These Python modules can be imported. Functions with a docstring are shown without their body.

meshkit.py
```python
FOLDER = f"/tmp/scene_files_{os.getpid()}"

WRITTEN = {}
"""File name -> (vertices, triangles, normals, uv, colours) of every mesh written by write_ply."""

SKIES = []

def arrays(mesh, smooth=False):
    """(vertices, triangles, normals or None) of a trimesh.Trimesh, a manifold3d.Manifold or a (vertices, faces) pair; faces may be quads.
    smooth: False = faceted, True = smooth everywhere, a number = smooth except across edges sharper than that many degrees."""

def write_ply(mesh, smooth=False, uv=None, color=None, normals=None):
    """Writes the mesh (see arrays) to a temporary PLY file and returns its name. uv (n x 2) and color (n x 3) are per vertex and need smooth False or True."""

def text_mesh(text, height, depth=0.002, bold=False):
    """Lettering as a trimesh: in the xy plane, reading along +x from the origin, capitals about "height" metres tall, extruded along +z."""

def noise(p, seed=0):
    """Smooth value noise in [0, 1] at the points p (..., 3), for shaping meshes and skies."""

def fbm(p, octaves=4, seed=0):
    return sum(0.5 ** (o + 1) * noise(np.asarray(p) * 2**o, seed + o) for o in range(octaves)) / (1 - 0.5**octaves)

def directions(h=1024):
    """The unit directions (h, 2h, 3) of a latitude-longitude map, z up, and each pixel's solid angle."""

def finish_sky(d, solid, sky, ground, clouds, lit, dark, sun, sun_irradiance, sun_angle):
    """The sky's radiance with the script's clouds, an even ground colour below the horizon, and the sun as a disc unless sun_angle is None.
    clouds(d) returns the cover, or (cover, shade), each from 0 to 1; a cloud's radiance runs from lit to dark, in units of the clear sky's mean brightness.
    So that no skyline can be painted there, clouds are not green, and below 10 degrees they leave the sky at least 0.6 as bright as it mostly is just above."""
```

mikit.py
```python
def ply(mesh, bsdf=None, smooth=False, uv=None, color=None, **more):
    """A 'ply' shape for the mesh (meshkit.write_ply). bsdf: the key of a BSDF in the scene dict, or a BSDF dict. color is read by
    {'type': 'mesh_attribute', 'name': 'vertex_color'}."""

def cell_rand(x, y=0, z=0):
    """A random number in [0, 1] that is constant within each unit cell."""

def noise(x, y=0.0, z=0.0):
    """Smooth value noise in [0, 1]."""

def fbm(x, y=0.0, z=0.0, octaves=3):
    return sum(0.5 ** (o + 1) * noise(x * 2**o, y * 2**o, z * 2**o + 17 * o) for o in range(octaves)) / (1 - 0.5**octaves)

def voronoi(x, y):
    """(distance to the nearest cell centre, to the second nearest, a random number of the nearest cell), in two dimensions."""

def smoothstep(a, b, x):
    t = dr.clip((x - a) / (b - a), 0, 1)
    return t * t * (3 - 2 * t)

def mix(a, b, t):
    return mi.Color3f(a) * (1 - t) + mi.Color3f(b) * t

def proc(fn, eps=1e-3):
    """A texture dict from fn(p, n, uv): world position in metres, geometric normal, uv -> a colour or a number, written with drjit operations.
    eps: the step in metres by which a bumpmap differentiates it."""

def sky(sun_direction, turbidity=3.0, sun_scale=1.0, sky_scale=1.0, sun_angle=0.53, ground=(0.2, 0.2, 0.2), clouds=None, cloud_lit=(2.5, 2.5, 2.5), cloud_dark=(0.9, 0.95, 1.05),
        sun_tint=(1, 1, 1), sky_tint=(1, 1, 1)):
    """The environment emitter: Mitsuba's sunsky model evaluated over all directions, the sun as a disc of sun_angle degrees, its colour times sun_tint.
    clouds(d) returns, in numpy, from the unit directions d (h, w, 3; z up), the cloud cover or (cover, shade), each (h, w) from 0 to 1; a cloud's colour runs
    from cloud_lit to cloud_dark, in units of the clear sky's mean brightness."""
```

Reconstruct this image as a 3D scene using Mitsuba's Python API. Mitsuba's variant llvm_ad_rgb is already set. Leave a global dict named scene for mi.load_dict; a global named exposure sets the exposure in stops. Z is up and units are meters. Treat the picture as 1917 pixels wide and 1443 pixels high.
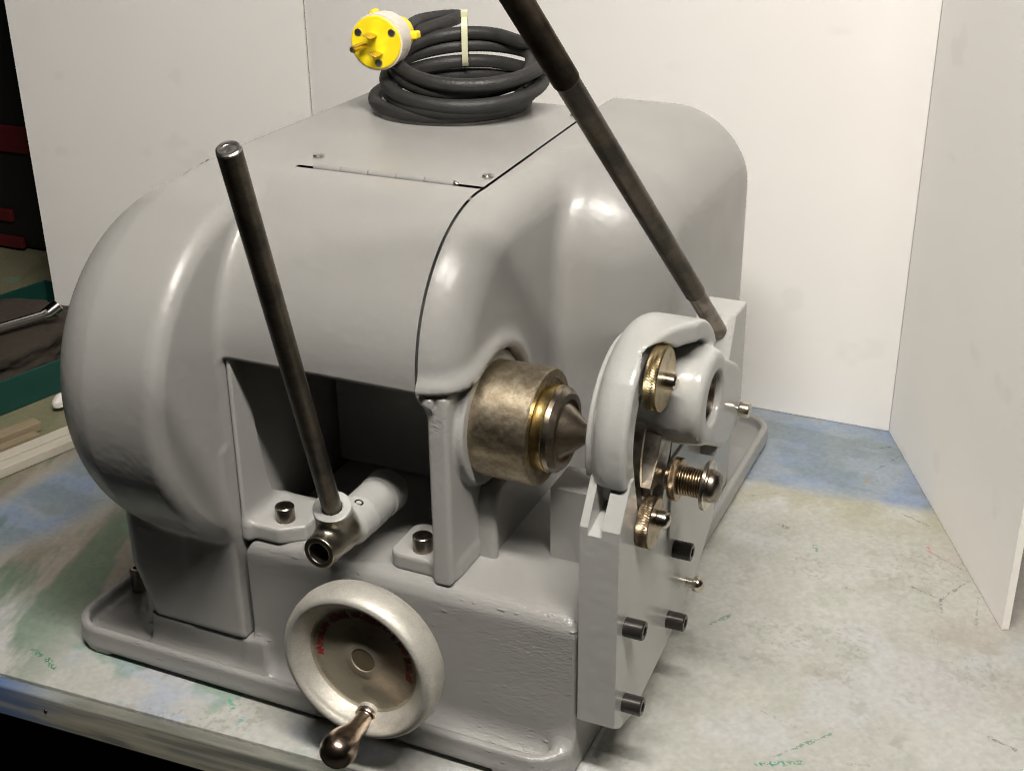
import math, random
import numpy as np, trimesh, mitsuba as mi, drjit as dr
import manifold3d as m3
import mikit, meshkit
from mikit import proc, fbm, noise, voronoi, smoothstep, mix, cell_rand

random.seed(7)
rng = np.random.default_rng(7)
T = mi.ScalarTransform4f
scene, labels = {}, {}

# ---------------------------------------------------------------- camera, lamps, exposure
def cam_axes(yaw, pitch, roll):
    y, p, r = np.radians([yaw, pitch, roll])
    f = np.array([np.sin(y) * np.cos(p), np.cos(y) * np.cos(p), -np.sin(p)])
    rt = np.cross(f, [0, 0, 1]); rt /= np.linalg.norm(rt)
    dn = np.cross(f, rt)
    return f, np.cos(r) * dn - np.sin(r) * rt
EYE = np.array([0.22369, -0.54845, 0.53774])
FWD, DOWN = cam_axes(-24.564, 25.056, 0.654)
scene['camera'] = {'type': 'perspective', 'fov': 42.69, 'fov_axis': 'x', 'near_clip': 0.02, 'far_clip': 50.0,
                   'to_world': T().look_at(origin=EYE.tolist(), target=(EYE + FWD).tolist(), up=(-DOWN).tolist())}
exposure = 0.97

def lamp(name, centre, target, w, h, rgb):
    scene[name] = {'type': 'rectangle', 'to_world': T().look_at(origin=list(centre), target=list(target), up=[0, 1, 0.01]) @ T().scale([w / 2, h / 2, 1]),
                   'emitter': {'type': 'area', 'radiance': {'type': 'rgb', 'value': list(rgb)}}}
LAMPS = [('lamp', (0.22, -0.33, 1.10), (0.22, 0.10, 0.12), 0.70, 0.08, (58, 54.6, 50.2), 'long tube lamp above the front of the bench, out of view'),
         ('fill_light', (0.1, 0.15, 2.4), (0.0, 0.15, 0.0), 1.2, 0.3, (0.9, 0.84, 0.76), 'added weak fill light above the bench, no lamp known there, out of view')]  # second emitter is added as weak overhead fill, not a known lamp
for n_, c_, t_, w_, h_, col_, lb_ in LAMPS:
    lamp(n_, c_, t_, w_, h_, col_)
    labels[n_] = {'label': lb_, 'category': 'lamp'}

# ---------------------------------------------------------------- mesh helpers (millimetres in, metres out)
MM = 0.001
def tri(v, f): return trimesh.Trimesh(np.asarray(v, float), np.asarray(f, int), process=False)
def add(key, mesh, mat, smooth=35, label=None, **kw):
    base, n = key, 0
    while key in scene:
        n += 1; key = f'{base}_{n:03d}'
    if hasattr(mesh, 'to_mesh'):
        q = mesh.to_mesh(); mesh = tri(q.vert_properties[:, :3], q.tri_verts)
    mesh = tri(np.asarray(mesh.vertices) * MM, mesh.faces)
    scene[key] = mikit.ply(mesh, mat, smooth=smooth)
    if label: labels[key] = {'label': label}
    if kw: labels.setdefault(key, {}).update(kw)
    return key
def join(*ms): return trimesh.util.concatenate([m if isinstance(m, trimesh.Trimesh) else tri(m.to_mesh().vert_properties[:, :3], m.to_mesh().tri_verts) for m in ms])

def rbox(lo, hi, r=1.0, seg=8):
    """box with rounded edges"""
    lo, hi = np.array(lo, float), np.array(hi, float)
    s = m3.Manifold.sphere(r, seg)
    return m3.Manifold.batch_hull([s.translate([(lo, hi)[i][0] + (r, -r)[i], (lo, hi)[j][1] + (r, -r)[j], (lo, hi)[k][2] + (r, -r)[k]]) for i in (0, 1) for j in (0, 1) for k in (0, 1)])
def cyl(p0, p1, r0, r1=None, seg=48):
    """manifold cylinder or cone between two points"""
    p0, p1 = np.array(p0, float), np.array(p1, float)
    r1 = r0 if r1 is None else r1
    L = np.linalg.norm(p1 - p0)
    c = m3.Manifold.cylinder(L, r0, r1, seg)
    return c.transform(frame(p0, p1)[:3])
def frame(p0, p1, ref=None):
    z = np.array(p1, float) - p0; z /= np.linalg.norm(z)
    ref = np.array([0, 0, 1.0] if abs(z[2]) < 0.9 else [0, 1.0, 0]) if ref is None else np.array(ref, float)
    x = np.cross(ref, z); x /= np.linalg.norm(x)
    m = np.eye(4); m[:3, 0], m[:3, 1], m[:3, 2], m[:3, 3] = x, np.cross(z, x), z, p0
    return m
def lathe(prof, p0, p1, seg=64, rmod=None):
    """prof: list of (radius, distance along the axis from p0 towards p1)"""
    prof = np.array(prof, float)
    a = np.arange(seg) * 2 * np.pi / seg
    n = len(prof)
    v = np.zeros((n, seg, 3))
    v[..., 0] = prof[:, :1] * np.cos(a); v[..., 1] = prof[:, :1] * np.sin(a); v[..., 2] = prof[:, 1:]
    i, j = np.meshgrid(np.arange(n - 1), np.arange(seg), indexing='ij')
    q = np.stack([i * seg + j, i * seg + (j + 1) % seg, (i + 1) * seg + (j + 1) % seg, (i + 1) * seg + j], -1).reshape(-1, 4)
    f = np.vstack([q[:, [0, 1, 2]], q[:, [0, 2, 3]]])
    v = v.reshape(-1, 3)
    e = trimesh.Trimesh(v, f, process=False)
    keep = e.area_faces > 1e-9
    f = f[keep]
    m = frame(np.array(p0, float), np.array(p1, float))
    return tri(v @ m[:3, :3].T + m[:3, 3], f)
def tube(pts, r, seg=16, closed=False):
    p = np.array(pts, float)
    t = np.gradient(p, axis=0)
    if closed: t = np.roll(p, -1, 0) - np.roll(p, 1, 0)
    t /= np.linalg.norm(t, axis=1, keepdims=True)
    nrm = np.zeros_like(p)
    ref = np.array([0, 0, 1.0]) if abs(t[0][2]) < 0.9 else np.array([1.0, 0, 0])
    x = np.cross(ref, t[0])
    for k in range(len(p)):
        x = x - t[k] * (x @ t[k]); x /= np.linalg.norm(x); nrm[k] = x
    b = np.cross(t, nrm)
    a = np.arange(seg) * 2 * np.pi / seg
    r = np.broadcast_to(r, (len(p),))
    v = p[:, None] + r[:, None, None] * (np.cos(a)[None, :, None] * nrm[:, None] + np.sin(a)[None, :, None] * b[:, None])
    n = len(p)
    i, j = np.meshgrid(np.arange(n if closed else n - 1), np.arange(seg), indexing='ij')
    i2 = (i + 1) % n
    q = np.stack([i * seg + j, i * seg + (j + 1) % seg, i2 * seg + (j + 1) % seg, i2 * seg + j], -1).reshape(-1, 4)
    f = np.vstack([q[:, [0, 1, 2]], q[:, [0, 2, 3]]])
    v = v.reshape(-1, 3)
    if not closed:
        c0, c1 = len(v), len(v) + 1
        v = np.vstack([v, p[:1], p[-1:]])
        f = np.vstack([f, [[c0, (k + 1) % seg, k] for k in range(seg)], [[c1, (n - 1) * seg + k, (n - 1) * seg + (k + 1) % seg] for k in range(seg)]])
    return tri(v, f)
def prism(poly, axis, lo, hi, bevel=0.0):
    """2-D polygon extruded along an axis ('x': poly is (y,z), 'y': poly is (x,z), 'z': poly is (x,y))"""
    cs = m3.CrossSection([np.array(poly, float)], m3.FillRule.NonZero)
    if bevel:
        inner = cs.offset(-bevel, m3.JoinType.Round)
        body = m3.Manifold.batch_boolean([cs.extrude(hi - lo - 2 * bevel).translate([0, 0, lo + bevel])], m3.OpType.Add)
        steps = 3
        for k in range(1, steps + 1):
            a = k / steps * math.pi / 2
            o = bevel * (1 - math.cos(a)); dz = bevel * math.sin(a)
            c = cs.offset(-o, m3.JoinType.Round)
            a0 = (k - 1) / steps * math.pi / 2
            dz0 = bevel * math.sin(a0)
            body = body + c.extrude(hi - lo - 2 * bevel + 2 * dz).translate([0, 0, lo + bevel - dz])
        m = body
    else:
        m = cs.extrude(hi - lo).translate([0, 0, lo])
    A = {'x': [[0, 0, 1, 0], [1, 0, 0, 0], [0, 1, 0, 0]], 'y': [[1, 0, 0, 0], [0, 0, -1, 0], [0, 1, 0, 0]], 'z': [[1, 0, 0, 0], [0, 1, 0, 0], [0, 0, 1, 0]]}[axis]
    if axis == 'y':
        m = m.translate([0, 0, -(lo + hi)])
    return m.transform(np.array(A, float))

# signed distance fields -> mesh (surface nets, then a few Newton steps on to the surface)
def sd_mesh(fn, lo, hi, h, steps=3):
    ax = [np.arange(lo[k], hi[k] + h, h, dtype=np.float32) for k in range(3)]
    X, Y, Z = np.meshgrid(*ax, indexing='ij')
    d = fn(X, Y, Z).astype(np.float32)
    s = d < 0
    n = d.shape
    c = np.zeros(tuple(k - 1 for k in n), np.int8)
    for i in (0, 1):
        for j in (0, 1):
            for k in (0, 1):
                c += s[i:n[0] - 1 + i, j:n[1] - 1 + j, k:n[2] - 1 + k]
    act = (c > 0) & (c < 8)
    idx = -np.ones(c.shape, np.int64); ijk = np.argwhere(act); idx[act] = np.arange(len(ijk))
    acc = np.zeros((len(ijk), 3)); cnt = np.zeros(len(ijk))
    corners = np.array([[i, j, k] for i in (0, 1) for j in (0, 1) for k in (0, 1)])
    for a in range(8):
        for b in range(a + 1, 8):
            if np.abs(corners[a] - corners[b]).sum() != 1: continue
            pa, pb = ijk + corners[a], ijk + corners[b]
            da, db = d[tuple(pa.T)], d[tuple(pb.T)]
            cr = (da < 0) != (db < 0)
            t = np.where(cr, da / np.where(cr, da - db, 1), 0)
            acc += np.where(cr[:, None], pa + (pb - pa) * t[:, None], 0); cnt += cr
    v = acc / cnt[:, None] * h + np.array([a[0] for a in ax])
    F = []
    for axn in range(3):
        o = [k for k in range(3) if k != axn]
        sl0 = [slice(1, -1)] * 3; sl0[axn] = slice(0, -1)
        sl1 = [slice(1, -1)] * 3; sl1[axn] = slice(1, None)
        A, B = s[tuple(sl0)], s[tuple(sl1)]
        e = np.argwhere(A != B)
        if not len(e): continue
        inside = A[tuple(e.T)]
        base = e.copy(); base[:, o[0]] += 1; base[:, o[1]] += 1
        def cell(da, db):
            q = base.copy(); q[:, o[0]] -= da; q[:, o[1]] -= db
            return idx[tuple(q.T)]
        q = np.stack([cell(1, 1), cell(0, 1), cell(0, 0), cell(1, 0)], 1)
        flip = inside if axn != 1 else ~inside
        q = np.where(flip[:, None], q, q[:, ::-1])
        F.append(q)
    q = np.vstack(F); q = q[(q >= 0).all(1)]
    for _ in range(steps):
        e = 0.15
        g = np.stack([(fn(v[:, 0] + e * (k == 0), v[:, 1] + e * (k == 1), v[:, 2] + e * (k == 2)) - fn(v[:, 0] - e * (k == 0), v[:, 1] - e * (k == 1), v[:, 2] - e * (k == 2))) / (2 * e) for k in range(3)], 1)
        dd = fn(v[:, 0], v[:, 1], v[:, 2])
        g2 = np.maximum((g ** 2).sum(1), 0.25)
        v = v - np.clip(dd / g2, -h, h)[:, None] * g * 0.8
    return tri(v, np.vstack([q[:, [0, 1, 2]], q[:, [0, 2, 3]]]))
def smin(a, b, k):
    hh = np.maximum(k - np.abs(a - b), 0) / k
    return np.minimum(a, b) - hh * hh * k * 0.25
def smax(a, b, k): return -smin(-a, -b, k)
def rmax(a, b, r):
    """intersection of two half-spaces with a true rounded edge of radius r"""
    return np.sqrt(np.maximum(a + r, 0) ** 2 + np.maximum(b + r, 0) ** 2) - r + np.minimum(np.maximum(a + r, b + r), 0)
def rbox2(x, y, x0, x1, y0, y1, r): return rmax(np.maximum(x0 - x, x - x1), np.maximum(y0 - y, y - y1), r)
def clip_mesh(m, planes):
    """keeps what lies on the positive side of each (point, normal)"""
    for p, n in planes:
        m = trimesh.intersections.slice_mesh_plane(m, plane_normal=n, plane_origin=p, cap=False)
    return m

# ---------------------------------------------------------------- materials
def rgb(c): return {'type': 'rgb', 'value': list(map(float, c))}
def two(d): return {'type': 'twosided', 'bsdf': d}
def bump(b, fn, scale=1.0, eps=2e-4): return {'type': 'bumpmap', 'bsdf': b, 'texture': {**proc(fn, eps=eps)}, 'scale': scale}
def prin(col, rough, metallic=0.0, **kw):
    return {'type': 'principled', 'base_color': col if isinstance(col, dict) else rgb(col), 'roughness': rough, 'metallic': metallic, **kw}

def enamel_col(base, amt=0.06):
    b = np.array(base)
    def f(p, n, uv):
        q = fbm(p.x * 22, p.y * 22, p.z * 22, 3) - 0.5
        s = fbm(p.x * 900, p.y * 900, p.z * 900, 2) - 0.5
        k = 1 + amt * 2 * q + 0.05 * s
        return mi.Color3f(float(b[0]) * k, float(b[1]) * k, float(b[2]) * k)
    return f
def rough_var(r0, r1, f=60):
    return proc(lambda p, n, uv: dr.lerp(r0, r1, fbm(p.x * f, p.y * f, p.z * f, 3)))
def peel(a1, f1, a2=0.0, f2=1.0, pits=0.0):
    """orange peel and casting grain, height in metres"""
    def f(p, n, uv):
        hgt = a1 * noise(p.x * f1, p.y * f1, p.z * f1)
        if a2: hgt = hgt + a2 * fbm(p.x * f2, p.y * f2, p.z * f2, 2)
        if pits:
            w = noise(p.x * 260, p.y * 260, p.z * 420)
            hgt = hgt + pits * smoothstep(0.80, 0.93, w)
        return hgt
    return f
GREY = (0.265, 0.262, 0.251)
scene['enamel'] = two(bump(prin(proc(enamel_col(GREY)), rough_var(0.27, 0.40), specular=0.5), peel(0.00012, 280, 0.00020, 60)))
scene['enamel_cast'] = two(bump(prin(proc(enamel_col((0.265, 0.262, 0.252))), rough_var(0.24, 0.40), specular=0.5), peel(0.00020, 1000, 0.00016, 420, pits=0.0006)))
scene['enamel_rough'] = two(bump(prin(proc(enamel_col((0.31, 0.308, 0.295))), rough_var(0.30, 0.45), specular=0.5), peel(0.00030, 1100, 0.00022, 520)))
scene['enamel_light'] = two(bump(prin(proc(enamel_col((0.35, 0.352, 0.337), 0.03)), rough_var(0.16, 0.28), specular=0.5), peel(0.00012, 240, 0.0002, 90)))

def steel_col(base, spots, f=160, spot_amt=0.5):
    b, s = np.array(base), np.array(spots)
    def fn(p, n, uv):
        w = smoothstep(0.42, 0.72, fbm(p.x * f, p.y * f, p.z * f, 4)) * spot_amt
        g = 0.9 + 0.2 * noise(p.x * 1400, p.y * 1400, p.z * 1400)
        c = mix(b.tolist(), s.tolist(), w)
        return c * g
    return fn
def sleeve_col(p, n, uv):
    f = fbm(p.x * 260, p.y * 260, p.z * 260, 4); l = fbm(p.x * 60, p.y * 60, p.z * 60, 3); g = noise(p.x * 1500, p.y * 1500, p.z * 1500)
    c = mix((0.50, 0.43, 0.315), (0.33, 0.27, 0.185), smoothstep(0.28, 0.74, 0.85 * f + 0.15 * l))
    return c * (0.85 + 0.3 * g)
scene['worn_steel'] = two(bump(prin(proc(sleeve_col), rough_var(0.34, 0.5, 300), 1.0), lambda p, n, uv: 0.00005 * noise(p.x * 1100, p.y * 1100, p.z * 1100)))
scene['nose_steel'] = two(prin(proc(steel_col((0.42, 0.36, 0.29), (0.32, 0.26, 0.20), 240, 0.6)), rough_var(0.20, 0.34, 260), 1.0))
scene['tarnished_steel'] = two(prin(proc(steel_col((0.30, 0.265, 0.225), (0.10, 0.075, 0.055), 120, 0.7)), rough_var(0.22, 0.4, 200), 1.0))
scene['bright_steel'] = two(prin(proc(steel_col((0.66, 0.61, 0.53), (0.42, 0.36, 0.28), 160, 0.6)), 0.22, 1.0))
scene['brass'] = two(prin(proc(steel_col((0.66, 0.52, 0.24), (0.36, 0.27, 0.12), 160, 0.6)), 0.25, 1.0))
scene['aged_brass'] = two(prin(proc(steel_col((0.42, 0.335, 0.185), (0.24, 0.18, 0.09), 180, 0.7)), 0.30, 1.0))
scene['bronze_steel'] = two(prin(proc(steel_col((0.36, 0.28, 0.18), (0.15, 0.105, 0.06), 200, 0.7)), 0.28, 1.0))
scene['dull_steel'] = two(prin(proc(steel_col((0.34, 0.31, 0.26), (0.15, 0.12, 0.09), 120, 0.8)), 0.34, 1.0))
def rod_col(p, n, uv):
    w = fbm(p.x * 60, p.y * 60, p.z * 60, 4)
    g = noise(p.x * 900, p.y * 900, p.z * 900)
    return mix((0.050, 0.044, 0.036), (0.105, 0.088, 0.066), smoothstep(0.3, 0.7, w)) * (0.85 + 0.3 * g)
scene['black_rod'] = two(prin(proc(rod_col), rough_var(0.30, 0.48, 90), 0.75))
scene['knurled_rod'] = two(prin(proc(steel_col((0.16, 0.13, 0.095), (0.06, 0.05, 0.04), 60, 0.8)), rough_var(0.26, 0.42, 90), 1.0))
def bare(p, n, uv): return 1 - dr.maximum(smoothstep(0.012, 0.020, p.y + 0.006 * fbm(p.x * 120, p.y * 120, p.z * 120, 3)), smoothstep(0.1532, 0.1540, p.z + 0.0003 * noise(p.x * 300, p.y * 300, 0.0)))
scene['enamel_worn'] = two(bump(prin(proc(lambda p, n, uv: mix((0.40, 0.402, 0.385), (0.30, 0.275, 0.22), bare(p, n, uv))), 0.32, proc(bare), specular=0.5), peel(0.0001, 240)))
scene['rod_end'] = two(bump(prin(proc(steel_col((0.72, 0.70, 0.66), (0.35, 0.32, 0.28), 300, 0.7)), 0.3, 1.0), lambda p, n, uv: 0.0003 * fbm(p.x * 400, p.y * 400, p.z * 400, 2)))
scene['black_oxide'] = two(prin((0.045, 0.042, 0.038), 0.30, 0.6))
scene['cast_aluminium'] = two(bump(prin(proc(steel_col((0.56, 0.545, 0.49), (0.47, 0.45, 0.39), 110, 0.6)), rough_var(0.46, 0.58, 200), 0.55), lambda p, n, uv: 0.00008 * noise(p.x * 800, p.y * 800, p.z * 800)))
scene['dish_metal'] = two(prin(proc(steel_col((0.37, 0.335, 0.255), (0.24, 0.21, 0.15), 90, 0.7)), rough_var(0.46, 0.6, 150), 0.5))
scene['hub_rust'] = two(prin((0.13, 0.105, 0.065), 0.6, 0.3))
scene['red_ink'] = two(prin((0.33, 0.03, 0.03), 0.5))
scene['handle_metal'] = two(prin(proc(steel_col((0.46, 0.37, 0.30), (0.22, 0.155, 0.12), 140, 0.7)), rough_var(0.20, 0.30, 160), 1.0))
scene['rust_gasket'] = two(prin((0.22, 0.135, 0.055), 0.8))

scene['rubber'] = two(bump(prin(proc(lambda p, n, uv: mix((0.018, 0.018, 0.018), (0.034, 0.033, 0.032), fbm(p.x * 120, p.y * 120, p.z * 120, 3))), rough_var(0.42, 0.62, 150), specular=0.45), lambda p, n, uv: 0.0002 * noise(p.x * 800, p.y * 800, p.z * 800)))
scene['yellow_plastic'] = two(prin(proc(lambda p, n, uv: mix((0.80, 0.60, 0.008), (0.88, 0.70, 0.02), fbm(p.x * 90, p.y * 90, p.z * 90, 2))), 0.38, specular=0.5))
scene['clear_plastic'] = two(prin((0.62, 0.57, 0.50), 0.3, specular=0.5))
scene['tie_plastic'] = two(prin((0.62, 0.62, 0.42), 0.4, specular=0.5))
scene['prong_brass'] = two(prin((0.72, 0.56, 0.20), 0.28, 1.0))
scene['zinc'] = two(prin((0.55, 0.54, 0.50), 0.3, 1.0))

def board_col(p, n, uv):
    q = fbm(p.x * 9, p.y * 9, p.z * 9, 3)
    sm = smoothstep(0.70, 0.80, fbm(p.x * 26 + 3, p.y * 26, p.z * 26, 3)) * 0.05
    return mix((0.80, 0.785, 0.76), (0.83, 0.815, 0.79), q) * (1 - sm)
scene['foam_board_face'] = two(prin(proc(board_col), 0.75, specular=0.2))
scene['foam_core'] = two(prin((0.82, 0.80, 0.74), 0.8, specular=0.1))

STROKES = [  # crayon and pencil marks on the bench: two ends (x, y in metres), width, colour, strength
    (0.1006, 0.0688, 0.1235, 0.0808, 0.0030, (0.02, 0.26, 0.16), 0.8),
    (0.1076, 0.0795, 0.1345, 0.1134, 0.0016, (0.06, 0.22, 0.16), 0.6),
    (0.1546, 0.2973, 0.1753, 0.2885, 0.0017, (0.2, 0.22, 0.19), 0.7),
    (0.1753, 0.2885, 0.1915, 0.3216, 0.0016, (0.17, 0.22, 0.2), 0.7),
    (0.1753, 0.2885, 0.1786, 0.2727, 0.0016, (0.2, 0.21, 0.19), 0.6),
    (0.1999, 0.3006, 0.2025, 0.2651, 0.0015, (0.22, 0.23, 0.21), 0.6),
    (0.2246, 0.1485, 0.2390, 0.1431, 0.0020, (0.2, 0.2, 0.17), 0.7),
    (0.1569, 0.3566, 0.1598, 0.3505, 0.0022, (0.55, 0.12, 0.17), 0.7),
    (0.0951, 0.4404, 0.0960, 0.4547, 0.0022, (0.45, 0.3, 0.06), 0.7),
    (0.0773, 0.3256, 0.0809, 0.3189, 0.0026, (0.12, 0.28, 0.21), 0.7),
    (0.0467, 0.3441, 0.0523, 0.3421, 0.0034, (0.22, 0.22, 0.18), 0.7),
    (0.1313, 0.3993, 0.1535, 0.3884, 0.0013, (0.27, 0.23, 0.21), 0.6),
    (0.1568, 0.3517, 0.1842, 0.3354, 0.0012, (0.24, 0.25, 0.22), 0.6),
    (0.0108, 0.3789, 0.0335, 0.3944, 0.0015, (0.22, 0.24, 0.2), 0.5),
    (0.0875, 0.5013, 0.1047, 0.5130, 0.0015, (0.1, 0.17, 0.16), 0.7),
    (0.0988, 0.4640, 0.1147, 0.5021, 0.0012, (0.16, 0.21, 0.24), 0.6),
    (0.1013, 0.4500, 0.1211, 0.4104, 0.0012, (0.28, 0.27, 0.21), 0.5),
    (0.0805, 0.3024, 0.1260, 0.3126, 0.0010, (0.33, 0.35, 0.31), 0.5),
    (0.0896, 0.1177, 0.1204, 0.1089, 0.0011, (0.33, 0.33, 0.31), 0.6),
    (0.1501, 0.0904, 0.1605, 0.0939, 0.0020, (0.27, 0.27, 0.22), 0.5),
    (0.1756, 0.2480, 0.1815, 0.2306, 0.0016, (0.27, 0.28, 0.25), 0.5),
    (0.0338, 0.1946, 0.0442, 0.2117, 0.0018, (0.1, 0.24, 0.18), 0.6),
    (0.1114, 0.2771, 0.1172, 0.2766, 0.0020, (0.27, 0.27, 0.24), 0.6),
    (-0.3627, -0.0220, -0.3533, -0.0274, 0.0030, (0.02, 0.22, 0.1), 0.8),
    (-0.3719, -0.0196, -0.3812, -0.0171, 0.0030, (0.02, 0.2, 0.1), 0.7),
    (-0.2253, -0.0081, -0.2187, -0.0139, 0.0022, (0.1, 0.42, 0.24), 0.8),
    (-0.2408, -0.0349, -0.2580, -0.0367, 0.0050, (0.34, 0.45, 0.6), 0.6),
    (-0.2074, -0.0231, -0.2067, -0.0200, 0.0030, (0.2, 0.42, 0.45), 0.7),
]
def table_col(p, n, uv):
    x, y = p.x, p.y
    w1 = fbm(x * 9, y * 9, 3.0, 3) - 0.5; w2 = fbm(x * 9, y * 9, 8.0, 3) - 0.5
    wx = x + 0.035 * w1; wy = y + 0.035 * w2
    a = fbm(x * 9, y * 9, 1.0, 5); b = fbm(x * 30 + 5, y * 30, 2.0, 5); g = fbm(x * 330, y * 330, 4.0, 3); st = fbm(x * 14 + 9, y * 40, 6.0, 4)
    c = mix((0.47, 0.475, 0.43), (0.56, 0.565, 0.53), smoothstep(0.32, 0.68, 0.6 * a + 0.4 * b))
    c = mix(c, (0.54, 0.54, 0.555), smoothstep(0.52, 0.66, fbm(x * 11 + 4, y * 11 + 1, 21.0, 4)) * 0.6)
    c = mix(c, (0.41, 0.42, 0.36), smoothstep(0.54, 0.74, b) * 0.5)
    c = mix(c, (0.33, 0.32, 0.265), smoothstep(0.60, 0.76, fbm(x * 75 + 9, y * 75 + 4, 26.0, 4)) * smoothstep(0.42, 0.62, fbm(x * 13 + 2, y * 13, 29.0, 3)) * 0.35)
    # old blue paint along the back and at the left
    blue = smoothstep(0.392, 0.412, wy - 0.12 * x) * smoothstep(-0.1, 0.0, wx)
    bl2 = smoothstep(-0.455, -0.50, wx - 0.25 * (y - 0.1)) * smoothstep(-0.58, -0.55, wx - 0.25 * (y - 0.1))
    blue = dr.maximum(blue, bl2)
    c = mix(c, mix((0.235, 0.31, 0.45), (0.30, 0.355, 0.42), smoothstep(0.4, 0.6, b)), blue * 0.9)
    c = mix(c, (0.21, 0.26, 0.27), blue * smoothstep(0.42, 0.62, fbm(x * 18, y * 34, 7.0, 4)) * 0.6)
    ol = smoothstep(0.315, 0.385, wy - 0.12 * x) * smoothstep(0.415, 0.395, wy - 0.12 * x) * smoothstep(-0.05, 0.02, wx)
    c = mix(c, (0.40, 0.385, 0.27), ol * 0.6 * smoothstep(0.3, 0.6, b))
    pk = smoothstep(0.55, 0.75, fbm(x * 10 + 31, y * 10 + 3, 27.0, 3)) * smoothstep(0.10, 0.2, x)
    c = mix(c, (0.42, 0.36, 0.32), pk * 0.5)
    # rubbed green and brown left of the machine, dragged along the bench
    r = y * 0.9 - x * 0.25; q = x + 0.3 * y
    lf = smoothstep(-0.31, -0.40, wx)
    br = smoothstep(0.30, 0.55, fbm(q * 40, r * 8 + 3, 11.0, 5))
    c = mix(c, mix((0.33, 0.29, 0.235), (0.235, 0.20, 0.155), br), lf * smoothstep(-0.01, 0.06, wy) * (1 - bl2) * 0.85)
    gl = smoothstep(0.50, 0.66, fbm(q * 36 + 2, r * 9 + 7, 9.0, 5)) * lf
    c = mix(c, (0.10, 0.19, 0.12), gl * 0.7)
    og = smoothstep(-0.58, -0.60, wx - 0.25 * (y - 0.1))
    c = mix(c, (0.22, 0.215, 0.12), og * 0.8)
    gs = smoothstep(0.66, 0.78, fbm(x * 26 + 8, y * 26 + 3, 12.0, 4)) * smoothstep(-0.12, -0.2, x)
    c = mix(c, (0.14, 0.33, 0.23), gs * 0.5)
    bl = smoothstep(0.58, 0.70, fbm(x * 15 + 18, y * 15 + 5, 13.0, 3)) * smoothstep(0.0, -0.02, wy)
    c = mix(c, (0.40, 0.47, 0.58), bl * 0.6)
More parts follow.
